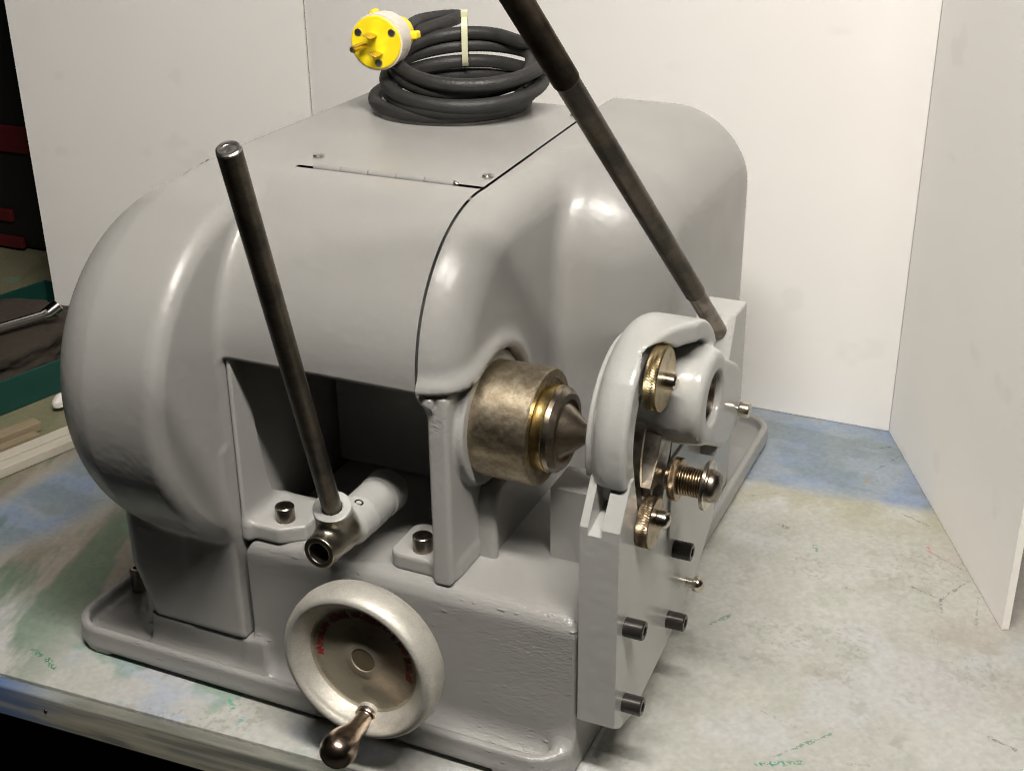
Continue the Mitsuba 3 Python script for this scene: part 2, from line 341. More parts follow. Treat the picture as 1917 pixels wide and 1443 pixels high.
    wob = 0.0022 * (noise(x * 260, y * 260, 1.0) - 0.5); grain = smoothstep(0.28, 0.6, noise(x * 900, y * 900, 2.0))
    for (x0, y0, x1, y1, w, col, k) in STROKES:
        dx, dy = x1 - x0, y1 - y0
        t = dr.clip(((x - x0) * dx + (y - y0) * dy) / (dx * dx + dy * dy + 1e-9), 0, 1)
        d = dr.sqrt(dr.square(x - x0 - t * dx) + dr.square(y - y0 - t * dy)) + wob
        c = mix(c, col, smoothstep(w, w * 0.25, d) * k * grain)
    sp = smoothstep(0.62, 0.76, noise(x * 420, y * 420, 31.0)) * smoothstep(0.58, 0.74, fbm(x * 24 + 7, y * 24, 33.0, 3))
    c = mix(c, (0.26, 0.26, 0.22), sp * 0.28)
    return c * (0.70 + 0.18 * g)
scene['bench_paint'] = two(bump(prin(proc(table_col), rough_var(0.38, 0.6, 20), specular=0.35), lambda p, n, uv: 0.0005 * fbm(p.x * 90, p.y * 90, p.z * 90, 3) + 0.0002 * noise(p.x * 700, p.y * 700, p.z * 700)))
def edge_col(p, n, uv):
    s = fbm(p.x * 8, p.y * 30, p.z * 160, 4); q = fbm(p.x * 5 + 3, 2.0, p.z * 20, 3)
    c = mix((0.12, 0.125, 0.11), (0.30, 0.30, 0.25), smoothstep(0.35, 0.65, s))
    c = mix(c, (0.09, 0.14, 0.26), smoothstep(-0.30, -0.38, p.x + 0.03 * (q - 0.5)) * smoothstep(0.3, 0.5, q))
    c = mix(c, (0.40, 0.37, 0.28), smoothstep(0.55, 0.7, fbm(p.x * 14, 5.0, p.z * 60, 3)) * 0.5)
    return c
scene['bench_edge'] = two(prin(proc(edge_col), 0.5, specular=0.4))
scene['underbench_shade'] = two(prin((0.022, 0.02, 0.018), 0.8, specular=0.2))  # near-black, stands in for the shade under the bench
scene['concrete'] = two(prin(proc(lambda p, n, uv: mix((0.06, 0.058, 0.055), (0.10, 0.098, 0.09), fbm(p.x * 8, p.y * 8, 0.0, 4))), 0.8, specular=0.2))
scene['black_plastic'] = two(prin((0.012, 0.012, 0.013), 0.5, specular=0.3))
scene['dark_red'] = two(prin((0.085, 0.003, 0.006), 0.7))
scene['dark_green'] = two(prin(proc(lambda p, n, uv: mix((0.006, 0.040, 0.033), (0.010, 0.062, 0.05), fbm(p.x * 30, p.y * 30, p.z * 30, 3))), 0.45, specular=0.4))
scene['dark_cloth'] = two(bump(prin((0.045, 0.037, 0.030), 0.85, specular=0.2), lambda p, n, uv: 0.004 * fbm(p.x * 60, p.y * 60, p.z * 60, 4)))
scene['cream_wood'] = two(prin(proc(lambda p, n, uv: mix((0.46, 0.42, 0.35), (0.58, 0.54, 0.46), fbm(p.x * 90, p.y * 6, p.z * 40, 3))), 0.6, specular=0.3))
scene['raw_wood'] = two(prin(proc(lambda p, n, uv: mix((0.22, 0.17, 0.11), (0.34, 0.28, 0.19), fbm(p.x * 90, p.y * 8, p.z * 40, 3))), 0.7, specular=0.2))
scene['chrome'] = two(prin((0.7, 0.69, 0.66), 0.16, 1.0))
scene['white_plastic'] = two(prin((0.7, 0.68, 0.63), 0.4))

# ---------------------------------------------------------------- setting: floor, bench, boards
add('floor', tri([[-4000, -3000, -900], [3000, -3000, -900], [3000, 3000, -900], [-4000, 3000, -900]], [[0, 1, 2], [0, 2, 3]]), 'concrete', False, 'dark concrete workshop floor under the bench', kind='structure')
ang = math.radians(3.05)
ED = np.array([math.cos(ang), math.sin(ang)]); EN = np.array([-ED[1], ED[0]])
E0 = np.array([-145.0, -33.5])
def edge_pt(t, d): return E0 + ED * t + EN * d
def bench_slab(t0, t1, d0, d1, z0, z1, r):
    q = rbox([t0, d0, z0], [t1, d1, z1], r).to_mesh()
    v = q.vert_properties[:, :3].copy()
    xy = E0 + v[:, :1] * ED + v[:, 1:2] * EN
    return tri(np.column_stack([xy, v[:, 2]]), q.tri_verts)
add('workbench__top', bench_slab(-1500, 1100, 0.5, 900, -24, 0, 0.6), 'bench_paint', 30)
add('workbench__edge_strip', bench_slab(-1500, 1100, -9, -0.2, -27, -1.0, 2.2), 'bench_edge', 30, 'worn blue and grey front edge strip')
for k, t in enumerate((-330, -195.0, 120)):
    c = edge_pt(t, -9.2)
    add('workbench__edge_nail', lathe([(0, 0), (1.3, 0), (1.1, 0.5), (0, 0.6)], [c[0], c[1], -12], [c[0] - EN[0], c[1] - EN[1], -12], 12), 'black_oxide', 30)
add('workbench__shade_panel', bench_slab(-1450, 1050, 70, 88, -880, -24.5, 1), 'underbench_shade', 30)  # added panel; its near-black colour gives the dark below the bench edge
labels['workbench'] = {'label': 'worn workbench top in chipped grey green paint with blue patches, under the machine', 'category': 'workbench'}

def board(key, a, b, h, th, label, lean=0.0):
    """foam board standing on the bench from ground point a to b; the visible face looks to the right of a->b; lean tips the top backwards"""
    a, b = np.array(a, float), np.array(b, float)
    L = np.linalg.norm(b - a); d = (b - a) / L; n = np.array([d[1], -d[0]])
    def slab(o0, o1, ext):
        v = []
        for z in (ext, h - ext):
            for t in (ext, L - ext):
                for o in (o0, o1):
                    p = a + d * t - n * (o + lean * z)
                    v.append([p[0], p[1], z + 0.5])
        hull = m3.Manifold.hull_points(np.array(v))
        return hull
    add(key + '__face_paper', slab(0, 0.6, 0), 'foam_board_face', False)
    add(key + '__core', slab(0.62, th - 0.62, 0.15), 'foam_core', False)
    add(key + '__back_paper', slab(th - 0.6, th, 0), 'foam_board_face', False)
    labels[key] = {'label': label, 'category': 'foam board'}
board('foam_board', (-489, 543.2), (96, 541.0), 760, 5, 'white foam board standing straight behind the grey machine')
board('foam_board_001', (-773, 449), (-489.6, 541), 760, 5, 'white foam board standing behind the left end of the machine')
board('foam_board_002', (96.5, 540.5), (219, 267.2), 760, 5, 'white foam board at the right, shaded, jutting forward beside the machine')

# ---------------------------------------------------------------- the machine: base casting
G = 'valve_grinder'
labels[G] = {'label': 'grey painted bench grinding machine with two long levers and a handwheel, on the bench', 'category': 'grinding machine'}
def base_sd(x, y, z):
    # tray with raised rim
    s = rbox2(x, y, -362, 3, -3, 492, 26)                 # plan outline, distance
    plate = rmax(s, np.maximum(4.5 - z, z - 9.5), 2.0)
    rim = rmax(np.maximum(s, -(s + 6.0)), np.maximum(4 - z, z - 19.5), 2.4)
    d = smin(plate, rim, 3.5)
    # block
    b = rbox2(x, y, -330, 3.2, 17, 420, 5)
    blk = rmax(np.maximum(np.maximum(-219.3 - x, x - 3.2), np.maximum(17 - y, y - 250)), z - 108, 12)
    blk = np.maximum(blk, 5 - z)
    blk2 = np.maximum(rmax(np.maximum(np.maximum(-219.3 - x, x + 22), np.maximum(60 - y, y - 430)), z - 104, 10), 5 - z)
    ledge = rmax(np.maximum(np.maximum(-300 - x, x + 210), np.maximum(13 - y, y - 340)), z - 34.0, 1.5)
    d = smin(d, np.minimum(blk, blk2), 16)
    d = smin(d, np.maximum(ledge, 5 - z), 9)
    d = np.maximum(d, -rbox2(x, y, -222.8, -219.3, -20, 440, 0.1) - np.where(z > 34.5, 0, 1e3))
    d = np.maximum(d, x - 3.2)
    # feet
    for (fx0, fx1) in ((-361, -326), (-43.6, 2.5)):
        ft = rmax(rbox2(x, y, fx0, fx1, -2.6, 40, 3), z - 6, 0.5)
        ft = np.maximum(np.maximum(ft, 0.3 - z), s + 0.6)
        d = np.minimum(d, ft)
    for (fx0, fx1) in ((-361, -320), (-43.6, 2.5)):
        ft = np.maximum(np.maximum(rbox2(x, y, fx0, fx1, 450, 491, 3), z - 6), np.maximum(0.3 - z, s + 0.6))
        d = np.minimum(d, ft)
    return d
add(f'{G}__base', sd_mesh(base_sd, [-368, -9, -2], [9, 498, 114], 2.2), 'enamel_cast', True)

# covers ------------------------------------------------------------------------------------------
SP = (69.0, 198.0)                                       # spindle axis (y, z)
def prof_c(y, z):                                         # centre profile
    d = rbox2(y, z, 19, 392, 40, 322, 86)
    return d
def left_sd(x, y, z):
    drum = np.sqrt((y - 69) ** 2 + (z - 205) ** 2) - 113
    box = rbox2(y, z, 66, 402, 95, 318, 60)
    p = smin(drum, box, 8)
    xr = np.where(x > -275, 10.0, 46.0)
    dx = np.maximum(-315 - x, x + 222.8)
    d = np.sqrt(np.maximum(p + xr, 0) ** 2 + np.maximum(dx + xr, 0) ** 2) - xr + np.minimum(np.maximum(p + xr, dx + xr), 0)
    # pedestal under the drum
    fl = np.clip((36 - z) / 14, 0, 1)
    pz = rmax(np.maximum(11.5 - y, y - 330), np.maximum(-313 - x + 0.35 * np.maximum(70 - z, 0), x + 222.8), 12)
    sharp = np.maximum(np.maximum(-262 - x, x + 222.8), np.maximum(11.0 - y, y - 60))
    ped = np.maximum(np.minimum(pz, sharp), np.maximum(z - 170, 35 - z))
    return smin(d, ped, 6)
def hood_sd(x, y, z):
    c = np.maximum(prof_c(y, z), np.maximum(-280 - x, x + 60))
    d = smin(c, left_sd(x, y, z), 7)
    hollow = np.maximum(np.maximum(-221.9 - x, x + 60), np.maximum(y - 170, z - 229))
    hollow2 = np.maximum(np.maximum(-221.9 - x, x + 60), np.maximum(np.maximum(22 - y, y - 170), z - 300) )
    inner = np.maximum(prof_c(y, z) + 9.0, np.maximum(np.maximum(-221.0 - x, x + 60), y - 372))
    d = np.maximum(d, -hollow)
    d = np.maximum(d, -inner)
    return d
hood = sd_mesh(hood_sd, [-340, -60, 2], [-82, 420, 330], 2.6)
XS = -93.0
HY = 109.5
SLN = [-1, -0.054, 0]
def seam_x(y): return XS - 0.054 * max(y - HY, 0)
top_ = [([0, 0, 300], [0, 0, 1])]
lid = clip_mesh(hood, [([0, HY + 1.0, 0], [0, 1, 0]), ([-219, 0, 0], [1, 0, 0]), ([XS - 0.9, HY, 0], SLN)] + top_)
lo_ = clip_mesh(hood, [([0, 0, 300], [0, 0, -1]), ([XS - 0.9, 0, 0], [-1, 0, 0])])
fr_ = clip_mesh(hood, [([0, HY - 3.4, 0], [0, -1, 0]), ([XS - 0.9, 0, 0], [-1, 0, 0])] + top_)
lf_ = clip_mesh(hood, [([0, HY - 3.4, 0], [0, 1, 0]), ([-219, 0, 0], [-1, 0, 0])] + top_)
add(f'{G}__hood', join(lo_, fr_, lf_), 'enamel', True)
add(f'{G}__lid', lid, 'enamel', True)

def right_sd(x, y, z):
    c = prof_c(y, z)
    dx = x + 69
    b = np.sqrt(np.maximum(c + 26, 0) ** 2 + np.maximum(dx + 26, 0) ** 2) - 26 + np.minimum(np.maximum(c + 26, dx + 26), 0)
    b = np.maximum(b, -130 - x)
    # wheel guard bulge: a rounded block, flat on its right face
    R = 62.0
    px, py, pz = np.maximum(x + 62, 0), np.maximum(222 - y, 0), np.maximum(z - (321 - R), 0)
    g = np.sqrt(px ** 2 + py ** 2 + pz ** 2) - R
    g = smax(g, y - 388, 40)
    g = smax(g, x + 3.4, 3)
    g = np.maximum(g, -128 - x)
    d = smax(smin(b, g, 13), z - 322.0, 1.0)
    # lower cut: straight at the front, round over the spindle housing
    cyl_ = np.sqrt((y - SP[0]) ** 2 + (z - SP[1]) ** 2) - 42.0
    cut = smin(np.maximum(z - 230.5, y - 58), cyl_, 14)
    bead = np.sqrt(d ** 2 + (cut - 2.2) ** 2) - 2.8
    d = smin(d, np.where(y < 140, bead, 50.0), 9)
    return smax(d, -cut, 1.6)
rc = sd_mesh(right_sd, [-120, 10, 14], [2, 392, 330], 2.4)
rc = clip_mesh(rc, [([0, 0, 17], [0, 0, 1])])
rc = join(clip_mesh(rc, [([XS + 0.9, 0, 0], [1, 0, 0]), ([0, HY, 0], [0, -1, 0])]), clip_mesh(rc, [([XS + 0.9, HY, 0], [1, 0.054, 0]), ([0, HY, 0], [0, 1, 0])]))
add(f'{G}__wheel_cover', rc, 'enamel', True)
# lip in the seams, a little below the paint
def ctop(y):                                              # centre profile height
    if y < 105: return 322 - 86 + math.sqrt(max(86 ** 2 - (105 - y) ** 2, 0))
    return 322.0

# hinge and lid screws
hz = 322.0
for k in range(5):
    a, b = -207 + k * 19, -207 + (k + 1) * 19 - 0.5
    add(f'{G}__lid__hinge', lathe([(0, 0), (2.2, 0), (2.4, 0.3), (2.4, b - a - 0.3), (2.2, b - a), (0, b - a)], [a, HY, hz], [b, HY, hz], 16), 'enamel', 40)
add(f'{G}__lid__hinge_pin', lathe([(0, 0), (1.5, 0), (1.6, 1.0), (1.0, 2.4), (0, 2.7)], [-112, HY, hz], [-109, HY, hz], 14), 'bright_steel', 40)
def slot_screw(key, p, nrm, r, h):
    p = np.array(p, float); n = np.array(nrm, float) / np.linalg.norm(nrm)
    hd = cyl(p - n * 0.5, p + n * h * 0.6, r, seg=24) + cyl(p + n * h * 0.6, p + n * h, r, r * 0.8, seg=24)
    fr = frame(p + n * h, p + n * (h + 1), ref=(0.8, 0.6, 0.1))
    cut = m3.Manifold.cube([r * 3, r * 0.34, h], True).transform(fr[:3])
    add(key, hd - cut, 'zinc', 30)
for p in ((-217, 130), (-100, 129), (-109, 290)):
    slot_screw(f'{G}__lid__screw', (p[0], p[1], 322.0), (0, 0, 1), 3.6, 1.8)

# bracket (spindle frame) -------------------------------------------------------------------------
def bracket_sd(x, y, z):
    ring = np.sqrt((y - SP[0]) ** 2 + (z - SP[1]) ** 2) - 40.5
    leg = np.maximum(np.maximum(21.5 - y, y - 150), np.maximum(107.6 - z, z - 228.5 + 0.12 * np.maximum(y - 30, 0)))
    leg = np.maximum(leg, np.where(z > 170, y - 62, -1e3))
    p = smin(leg, ring, 9)
    r = rmax(p, np.maximum(-89.5 - x, x + 76.5), 3.0)
    ringx = rmax(ring, np.maximum(-88 - x, x + 71.0), 1.2)
    d = smin(r, ringx, 2)
    beam = np.maximum(np.maximum(24 - y, y - 44), np.maximum(229 - z, z - 240))
    d = np.where(x < -84, smin(d, np.maximum(np.maximum(-220 - x, x + 88), beam), 18), d)
    d = np.maximum(d, np.where((y > 42) & (x > -92), -1e3, z - 228.8))
    foot = rmax(rbox2(x, y, -122, -77.5, 26, 64, 8), np.maximum(107.4 - z, z - 118.6), 2.0)
    d = smin(d, foot, 5)
    be = np.interp(z, [105, 118, 126, 142, 163, 185, 203, 214, 222, 230], [66, 60, 51, 46, 42, 38.5, 34.7, 31, 27, 24])
    l = rmax(np.maximum(19.0 + (z - 118) * 0.012 - y, y - be), np.maximum(np.maximum(-221 - x, x + 218.0), np.maximum(107.4 - z, z - 229)), 1.0)
    sq = rbox2(x, y, -221, -182, 20.5, 64, 5)
    ch = (x + 196) * 0.60 - (y - 20.5) * 0.80
    foot2 = rmax(np.maximum(sq, ch), np.maximum(107.4 - z, z - 118.6), 2.0)
    d = np.minimum(d, smin(l, foot2, 8))
    return d
add(f'{G}__bracket', sd_mesh(bracket_sd, [-226, 14, 104], [-63, 156, 244], 1.3), 'enamel_rough', True)
add(f'{G}__bracket__gasket', rbox([-193, 27, 104], [-181.5, 62, 107.9], 1), 'rust_gasket', 30, 'rusty brown smear under the foot')

def cap_screw(key, p, n, r, h, mat='black_oxide', washer=False):
    """socket head cap screw: p = seat, n = outward direction"""
    p = np.array(p, float); n = np.array(n, float) / np.linalg.norm(n)
    hd = cyl(p - n * 2, p + n * (h - 0.7), r, seg=40) + cyl(p + n * (h - 0.7), p + n * h, r, r - 0.7, seg=40)
    hexa = m3.Manifold.cylinder(h, r * 0.56, r * 0.56, 6).transform(frame(p + n * h * 0.45, p + n * h * 2)[:3])
    return add(key, hd - hexa, mat, 30)
cap_screw(f'{G}__bracket__cap_screw', (-198, 33, 118.6), (0, 0, 1), 6.1, 10, 'tarnished_steel')
cap_screw(f'{G}__bracket__cap_screw', (-103, 36, 118.6), (0, 0, 1), 6.1, 10, 'tarnished_steel')
cap_screw(f'{G}__base__cap_screw', (-350, 60, 11), (0, 0, 1), 5.2, 17, 'tarnished_steel')

# spindle -----------------------------------------------------------------------------------------
S = f'{G}__spindle'
def sx(x): return (x, SP[0], SP[1])
add(f'{S}__sleeve', lathe([(0, 0), (33.6, 0), (34.4, 1.0), (34.4, 36.2), (33.6, 37.2), (29, 37.2), (28.6, 36.2), (0, 36.2)], sx(-73.5), sx(0), 96), 'worn_steel', 30)
add(f'{S}__brass_ring', lathe([(0, 0), (24.7, 0), (25.6, 0.5), (25.6, 6.4), (25.0, 7.0), (0, 7.0)], sx(-37.4), sx(0), 80), 'brass', 30)
add(f'{S}__nose_ring', lathe([(0, 0), (24.9, 0), (25.3, 0.7), (25.0, 3.2), (22.4, 6.2), (21.6, 6.6), (18.4, 6.6), (18.0, 3.6), (0, 3.6)], sx(-30.6), sx(0), 80), 'nose_steel', 22)
add(f'{S}__cone', lathe([(0, 0), (17.4, 0), (17.6, 0.3), (17.6, 0.9), (0.6, 22.2), (0.3, 22.8), (0, 23.0)], sx(-28.0), sx(0), 80), 'nose_steel', 30)

add(f'{G}__inner_wall', rbox((-218.5, 132, 108.5), (-90, 135, 236), 1), 'enamel', 30)
# feed lever clamp on its cross shaft -------------------------------------------------------------
F = f'{G}__feed_lever'
SX, SZ = -142.0, 136.0
LV0 = np.array([-142.2, 2.0, 155.5])
LVT = np.array([-112.3, -101.0, 396.7])
ldir = (LVT - LV0) / np.linalg.norm(LVT - LV0)
def clamp_sd(x, y, z):
    r1 = np.sqrt((x - SX) ** 2 + (z - SZ) ** 2)
    a = rmax(r1 - 10.2, np.maximum(-16 - y, y - 30), 1.2)
    px, py, pz = x - LV0[0], y - LV0[1], z - LV0[2]
    t = px * ldir[0] + py * ldir[1] + pz * ldir[2]
    r2 = np.sqrt(np.maximum(px ** 2 + py ** 2 + pz ** 2 - t ** 2, 1e-6))
    b = rmax(r2 - 11.4 - 0.02 * t, np.maximum(t - 2.5, -t - 22), 0.8)
    c = rmax(r1 - 12.6, np.maximum(16 - y, y - 34), 2.5)
    d = smin(smin(a, b, 8), c, 5)
    d = np.maximum(d, -np.maximum(r1 - 6.6, y - 4))
    return np.maximum(d, -np.maximum(r2 - 6.1, -t - 12))
add(f'{F}__clamp', sd_mesh(clamp_sd, [-160, -22, 116], [-124, 38, 164], 0.8), 'enamel_worn', True, 'small cross clamp, grey paint worn to bare metal in front')
add(f'{F}__hub', lathe([(0, 0), (12.6, 0), (13.4, 0.8), (13.4, 20), (12.6, 21), (12.6, 22), (13.8, 23), (14.2, 34), (12.6, 37.5), (0, 38)], (SX, 30, SZ), (SX, 80, SZ), 64), 'enamel_light', 30)
add(f'{F}__set_screw', lathe([(2.0, 0), (2.8, 0.2), (2.8, 0.6), (1.9, 0.8), (1.4, 0.0)], (SX + 3.2, 25, SZ + 12.0), (SX + 4.0, 25, SZ + 15), 20), 'tarnished_steel', 30)
add(f'{F}__rod', lathe([(0, 0), (5.75, 0), (5.75, np.linalg.norm(LVT - LV0) - 0.6), (5.3, np.linalg.norm(LVT - LV0)), (0, np.linalg.norm(LVT - LV0))], LV0 - ldir * 3, LVT, 40), 'black_rod', 30)
LE = LVT - ldir * 3.0
add(f'{F}__rod_end', lathe([(0, 0.15), (2.0, 0.25), (3.4, 0.1), (3.7, 0.75), (4.9, 0.8), (5.6, 0.2), (5.7, -0.5)], LE, LE + ldir, 40), 'rod_end', 30, 'bright ground end of the rod')

# handwheel ---------------------------------------------------------------------------------------
W = f'{G}__handwheel'
WC = np.array([-111.0, -15.0, 78.0])
def wy(y): return (WC[0], WC[1] + y, WC[2])
# profile along -y (distance grows towards the viewer)
R = 49.6
rim = [(36.0, -4), (41, -10), (45.5, -11.5), (R - 1.2, -8), (R, -3), (R - 0.3, 3), (R - 1.2, 7), (R - 2.8, 9.8), (R - 4.8, 11.0), (R - 6.6, 10.6), (R - 8.0, 9.0), (R - 9.0, 7.6), (R - 10.6, 6.6), (R - 13.2, 2.4), (R - 14.6, 0.6)]
dish = [(R - 14.6, 0.6), (R - 15.6, -0.6), (R - 16.6, -1.0), (24, -1.4), (14, -1.0), (11, 0.0), (8.4, 0.4), (7.8, 0.4), (7.6, -0.4), (0, -0.5)]
back = [(0, -18), (12, -18), (13, -8), (30, -9), (36, -4)]
add(f'{W}__rim', lathe(rim, wy(-11), wy(-12), 120), 'cast_aluminium', 60)
add(f'{W}__dish', lathe(dish, wy(-11), wy(-12), 96), 'dish_metal', 60)
add(f'{W}__hub_back', lathe(back, wy(-11), wy(-12), 64), 'cast_aluminium', 40)
add(f'{W}__hub_plug', lathe([(7.5, -0.4), (6.8, -0.1), (0, 0.0)], wy(-11), wy(-12), 40), 'hub_rust', 60, 'brown plug in the middle')
# faded red lettering round the upper half of the dish (worn past reading): short raised strokes
strokes = []
a = -12.0
while a < 192:
    rr = 29.6; ca, sa = math.cos(math.radians(a)), math.sin(math.radians(a))
    for q in range(2):
        r0, r1 = rr + rng.uniform(-2.6, -0.8), rr + rng.uniform(0.8, 2.6)
        da = rng.uniform(-1.6, 1.6)
        p0 = WC + np.array([r0 * ca, -10.0, r0 * sa]); a2 = math.radians(a + da)
        p1 = WC + np.array([r1 * math.cos(a2), -10.0, r1 * math.sin(a2)])
        t = np.array([-sa, 0, ca]) * rng.uniform(0.35, 0.6)
        v = [p0 - t, p0 + t, p1 + t, p1 - t]
        v = v + [np.array(w) + [0, 1.0, 0] for w in v]
        strokes.append(tri(v, [[0, 1, 2], [0, 2, 3], [0, 4, 5], [0, 5, 1], [1, 5, 6], [1, 6, 2], [2, 6, 7], [2, 7, 3], [3, 7, 4], [3, 4, 0]]))
    a += rng.uniform(2.2, 3.6)
    if rng.random() < 0.13: a += 4.0
add(f'{W}__lettering', join(*strokes), 'red_ink', False, 'worn red lettering round the dish', kind='stuff')
HB = np.array([-110.0, -27.0, 40.0])
hp = [(0, 0), (6.6, 0), (6.9, 1.0), (6.7, 2.8), (5.6, 3.4), (5.0, 4.2), (5.1, 8), (5.6, 13), (6.8, 18), (8.8, 23), (10.3, 28), (10.7, 32), (10.0, 36.5), (8.0, 40), (5.0, 42.2), (2.2, 43), (0, 43.2)]
add(f'{W}__handle', lathe(hp, HB, HB + np.array([0, -10, 0.0]), 48), 'handle_metal', True, 'pear shaped bronze coloured crank handle')
add(f'{W}__handle_boss', lathe([(0, -6), (7.6, -6), (7.6, -0.6), (6.8, 0.2), (0, 0.2)], HB, HB + np.array([0, -10, 0.0]), 32), 'cast_aluminium', 30)
add(f'{W}__shaft', lathe([(0, 0), (8, 0), (8, 24), (0, 24)], (WC[0], 2, WC[2]), (WC[0], 30, WC[2]), 32), 'tarnished_steel', 30)

# grinding fixture on the right face --------------------------------------------------------------
X = f'{G}__fixture'
pl = prism([(14, 44), (24, 36.5), (47, 30), (112, 39), (167, 54), (205, 78), (212, 110), (205, 170), (190, 200), (30, 196), (14, 173)], 'x', 5.2, 28, 0.8)
slot = prism([(-20, 160), (70, 182), (70, 260), (-20, 260)], 'x', 10.0, 18.0)
CAVY, CAVZ, CAVR = 82.0, 212.0, 45.5
pocket = prism([(34, 200), (45, 166), (60, 148), (84, 150), (100, 176), (104, 206)], 'x', 14, 40)
add(f'{X}__slide_plate', pl - slot - pocket, 'enamel_light', 25)
for (y, z) in ((30, 51.5), (28.5, 105), (110, 57.5), (117, 105)):
    cap_screw(f'{X}__cap_screw', (28, y, z), (1, 0, 0), 5.6, 11.5)
add(f'{X}__round_screw', lathe([(0, 0), (3.2, 0), (3.2, 5), (5.0, 5.2), (5.4, 7), (5.0, 9), (3.6, 10.8), (1.6, 11.6), (0, 11.8)], (28, 148, 62), (40, 148, 62), 28), 'bright_steel', 40)
C0 = (79.0, 209.0)
def guard_sd(x, y, z):
    rr = np.sqrt((y - C0[0]) ** 2 + (z - C0[1]) ** 2)
    Ro = 57.0 + 3.5 * np.clip((z - 205) / 45, 0, 1) ** 1.5
    xe = 27 + 17 * np.clip((y - 52) / 34, 0, 1) ** 1.5 * np.clip((z - 226) / 16, 0, 1)
    outer = rmax(rmax(rr - Ro, 4.5 - x, 13), x - xe, 3)
    flange = rmax(rr - 48.5, np.maximum(1.2 - x, x - 9), 0.9)
    ring = np.minimum(outer, flange)
    d = ring
    d = smax(d, 192.5 - z, 1.0)
    d = smax(d, y - 150, 4)
    cav = np.maximum(np.sqrt((y - CAVY) ** 2 + (z - CAVZ) ** 2) - CAVR, np.where(z > 228, 19.0, 10.0) - x)
    d = smax(d, -cav, 2.0)
    rol = np.maximum(np.sqrt((y - 60.2) ** 2 + (z - 244.8) ** 2) - 19.0, 24.0 - x)
    d = smax(d, -rol, 1.0)
    by, bz = 100.5, 219.0
    br = np.sqrt((y - by) ** 2 + (z - bz) ** 2)
    boss = rmax(br - 28.0, np.maximum(8 - x, x - 52), 5.5)
    d = smin(d, boss, 5)
    d = smax(d, -np.maximum(br - 15.0, 40 - x), 2.0)
    # arm reaching back and down to the side pin
    ax, az = 178.0, 178.0
    t = np.clip(((y - by) * (ax - by) + (z - bz) * (az - bz)) / ((ax - by) ** 2 + (az - bz) ** 2), 0, 1)
    ar = np.sqrt((y - by - t * (ax - by)) ** 2 + (z - bz - t * (az - bz)) ** 2) - 27
    arm = rmax(ar, np.maximum(26 - x, x - 41), 2.5)
    d = smin(d, arm, 4)
    return smax(d, -np.maximum(br - 15.0, 40 - x), 2.0)
add(f'{X}__guard', sd_mesh(guard_sd, [-2, 16, 145], [56, 212, 274], 1.2), 'enamel_light', True, 'glossy light grey guard casting with a round boss')
add(f'{X}__guard__bore_sleeve', lathe([(14.8, 0), (14.8, 8), (12.5, 8), (12.2, 3), (0, 3)], (40.2, 100.5, 219), (60, 100.5, 219), 48), 'tarnished_steel', 40)
# tongue below the guard, in the slot
add(f'{X}__tongue', prism([(34, 198), (36, 182), (42, 172), (52, 170), (64, 180), (100, 186), (100, 205)], 'x', 6, 13.5, 1.0), 'enamel_light', 25)
# cavity steel guard and lever strip
def knurl(key, c, r, th, mat, n=80, tilt=0.55, seg=6):
    a = np.arange(n * 4) * 2 * np.pi / (n * 4)
    rows = []
    prof = [(0.0, 0), (r - 1.0, 0)] + [(r, 0.5 + (th - 1.0) * k / seg) for k in range(seg + 1)] + [(r - 1.0, th), (0.0, th)]
    V = []
    for i, (rr, t) in enumerate(prof):
        rad = np.full(len(a), rr)
        if rr == r:
            ph = (a * n / (2 * np.pi) + t * tilt) % 1
            ph2 = (a * n / (2 * np.pi) - t * tilt) % 1
            rad = r - 0.55 * np.maximum(np.abs(ph * 2 - 1), np.abs(ph2 * 2 - 1) * 0.6)
        V.append(np.stack([np.full(len(a), t), rad * np.cos(a), rad * np.sin(a)], 1))
    m = len(a); V = np.vstack(V)
    i, j = np.meshgrid(np.arange(len(prof) - 1), np.arange(m), indexing='ij')
    q = np.stack([i * m + j, (i + 1) * m + j, (i + 1) * m + (j + 1) % m, i * m + (j + 1) % m], -1).reshape(-1, 4)
    f = np.vstack([q[:, [0, 1, 2]], q[:, [0, 2, 3]]])
    mm_ = tri(V + np.array(c), f)
    f = f[mm_.area_faces > 1e-9]
    return add(key, tri(V + np.array(c), f), mat, False)
KU = (28.0, 60.2, 244.8)
knurl(f'{X}__upper_roller', KU, 18.0, 7.5, 'aged_brass', 72)
add(f'{X}__upper_roller__screw', lathe([(0, 0), (4.2, 0), (4.4, 0.6), (4.4, 4.6), (3.4, 5.6), (0, 5.8)], (35.3, 63.0, 242.8), (60, 63.0, 242.8), 28), 'bright_steel', 40)
KL = (28.3, 51.8, 161.0)
knurl(f'{X}__lower_roller', KL, 15.0, 7.6, 'bronze_steel', 62)
add(f'{X}__lower_roller__screw', lathe([(0, 0), (4.6, 0), (5.0, 1), (5.0, 4.6), (4.2, 6.4), (2.4, 7.4), (0, 7.8)], (35.8, 54.5, 162.5), (60, 54.5, 162.5), 28), 'bright_steel', 40)
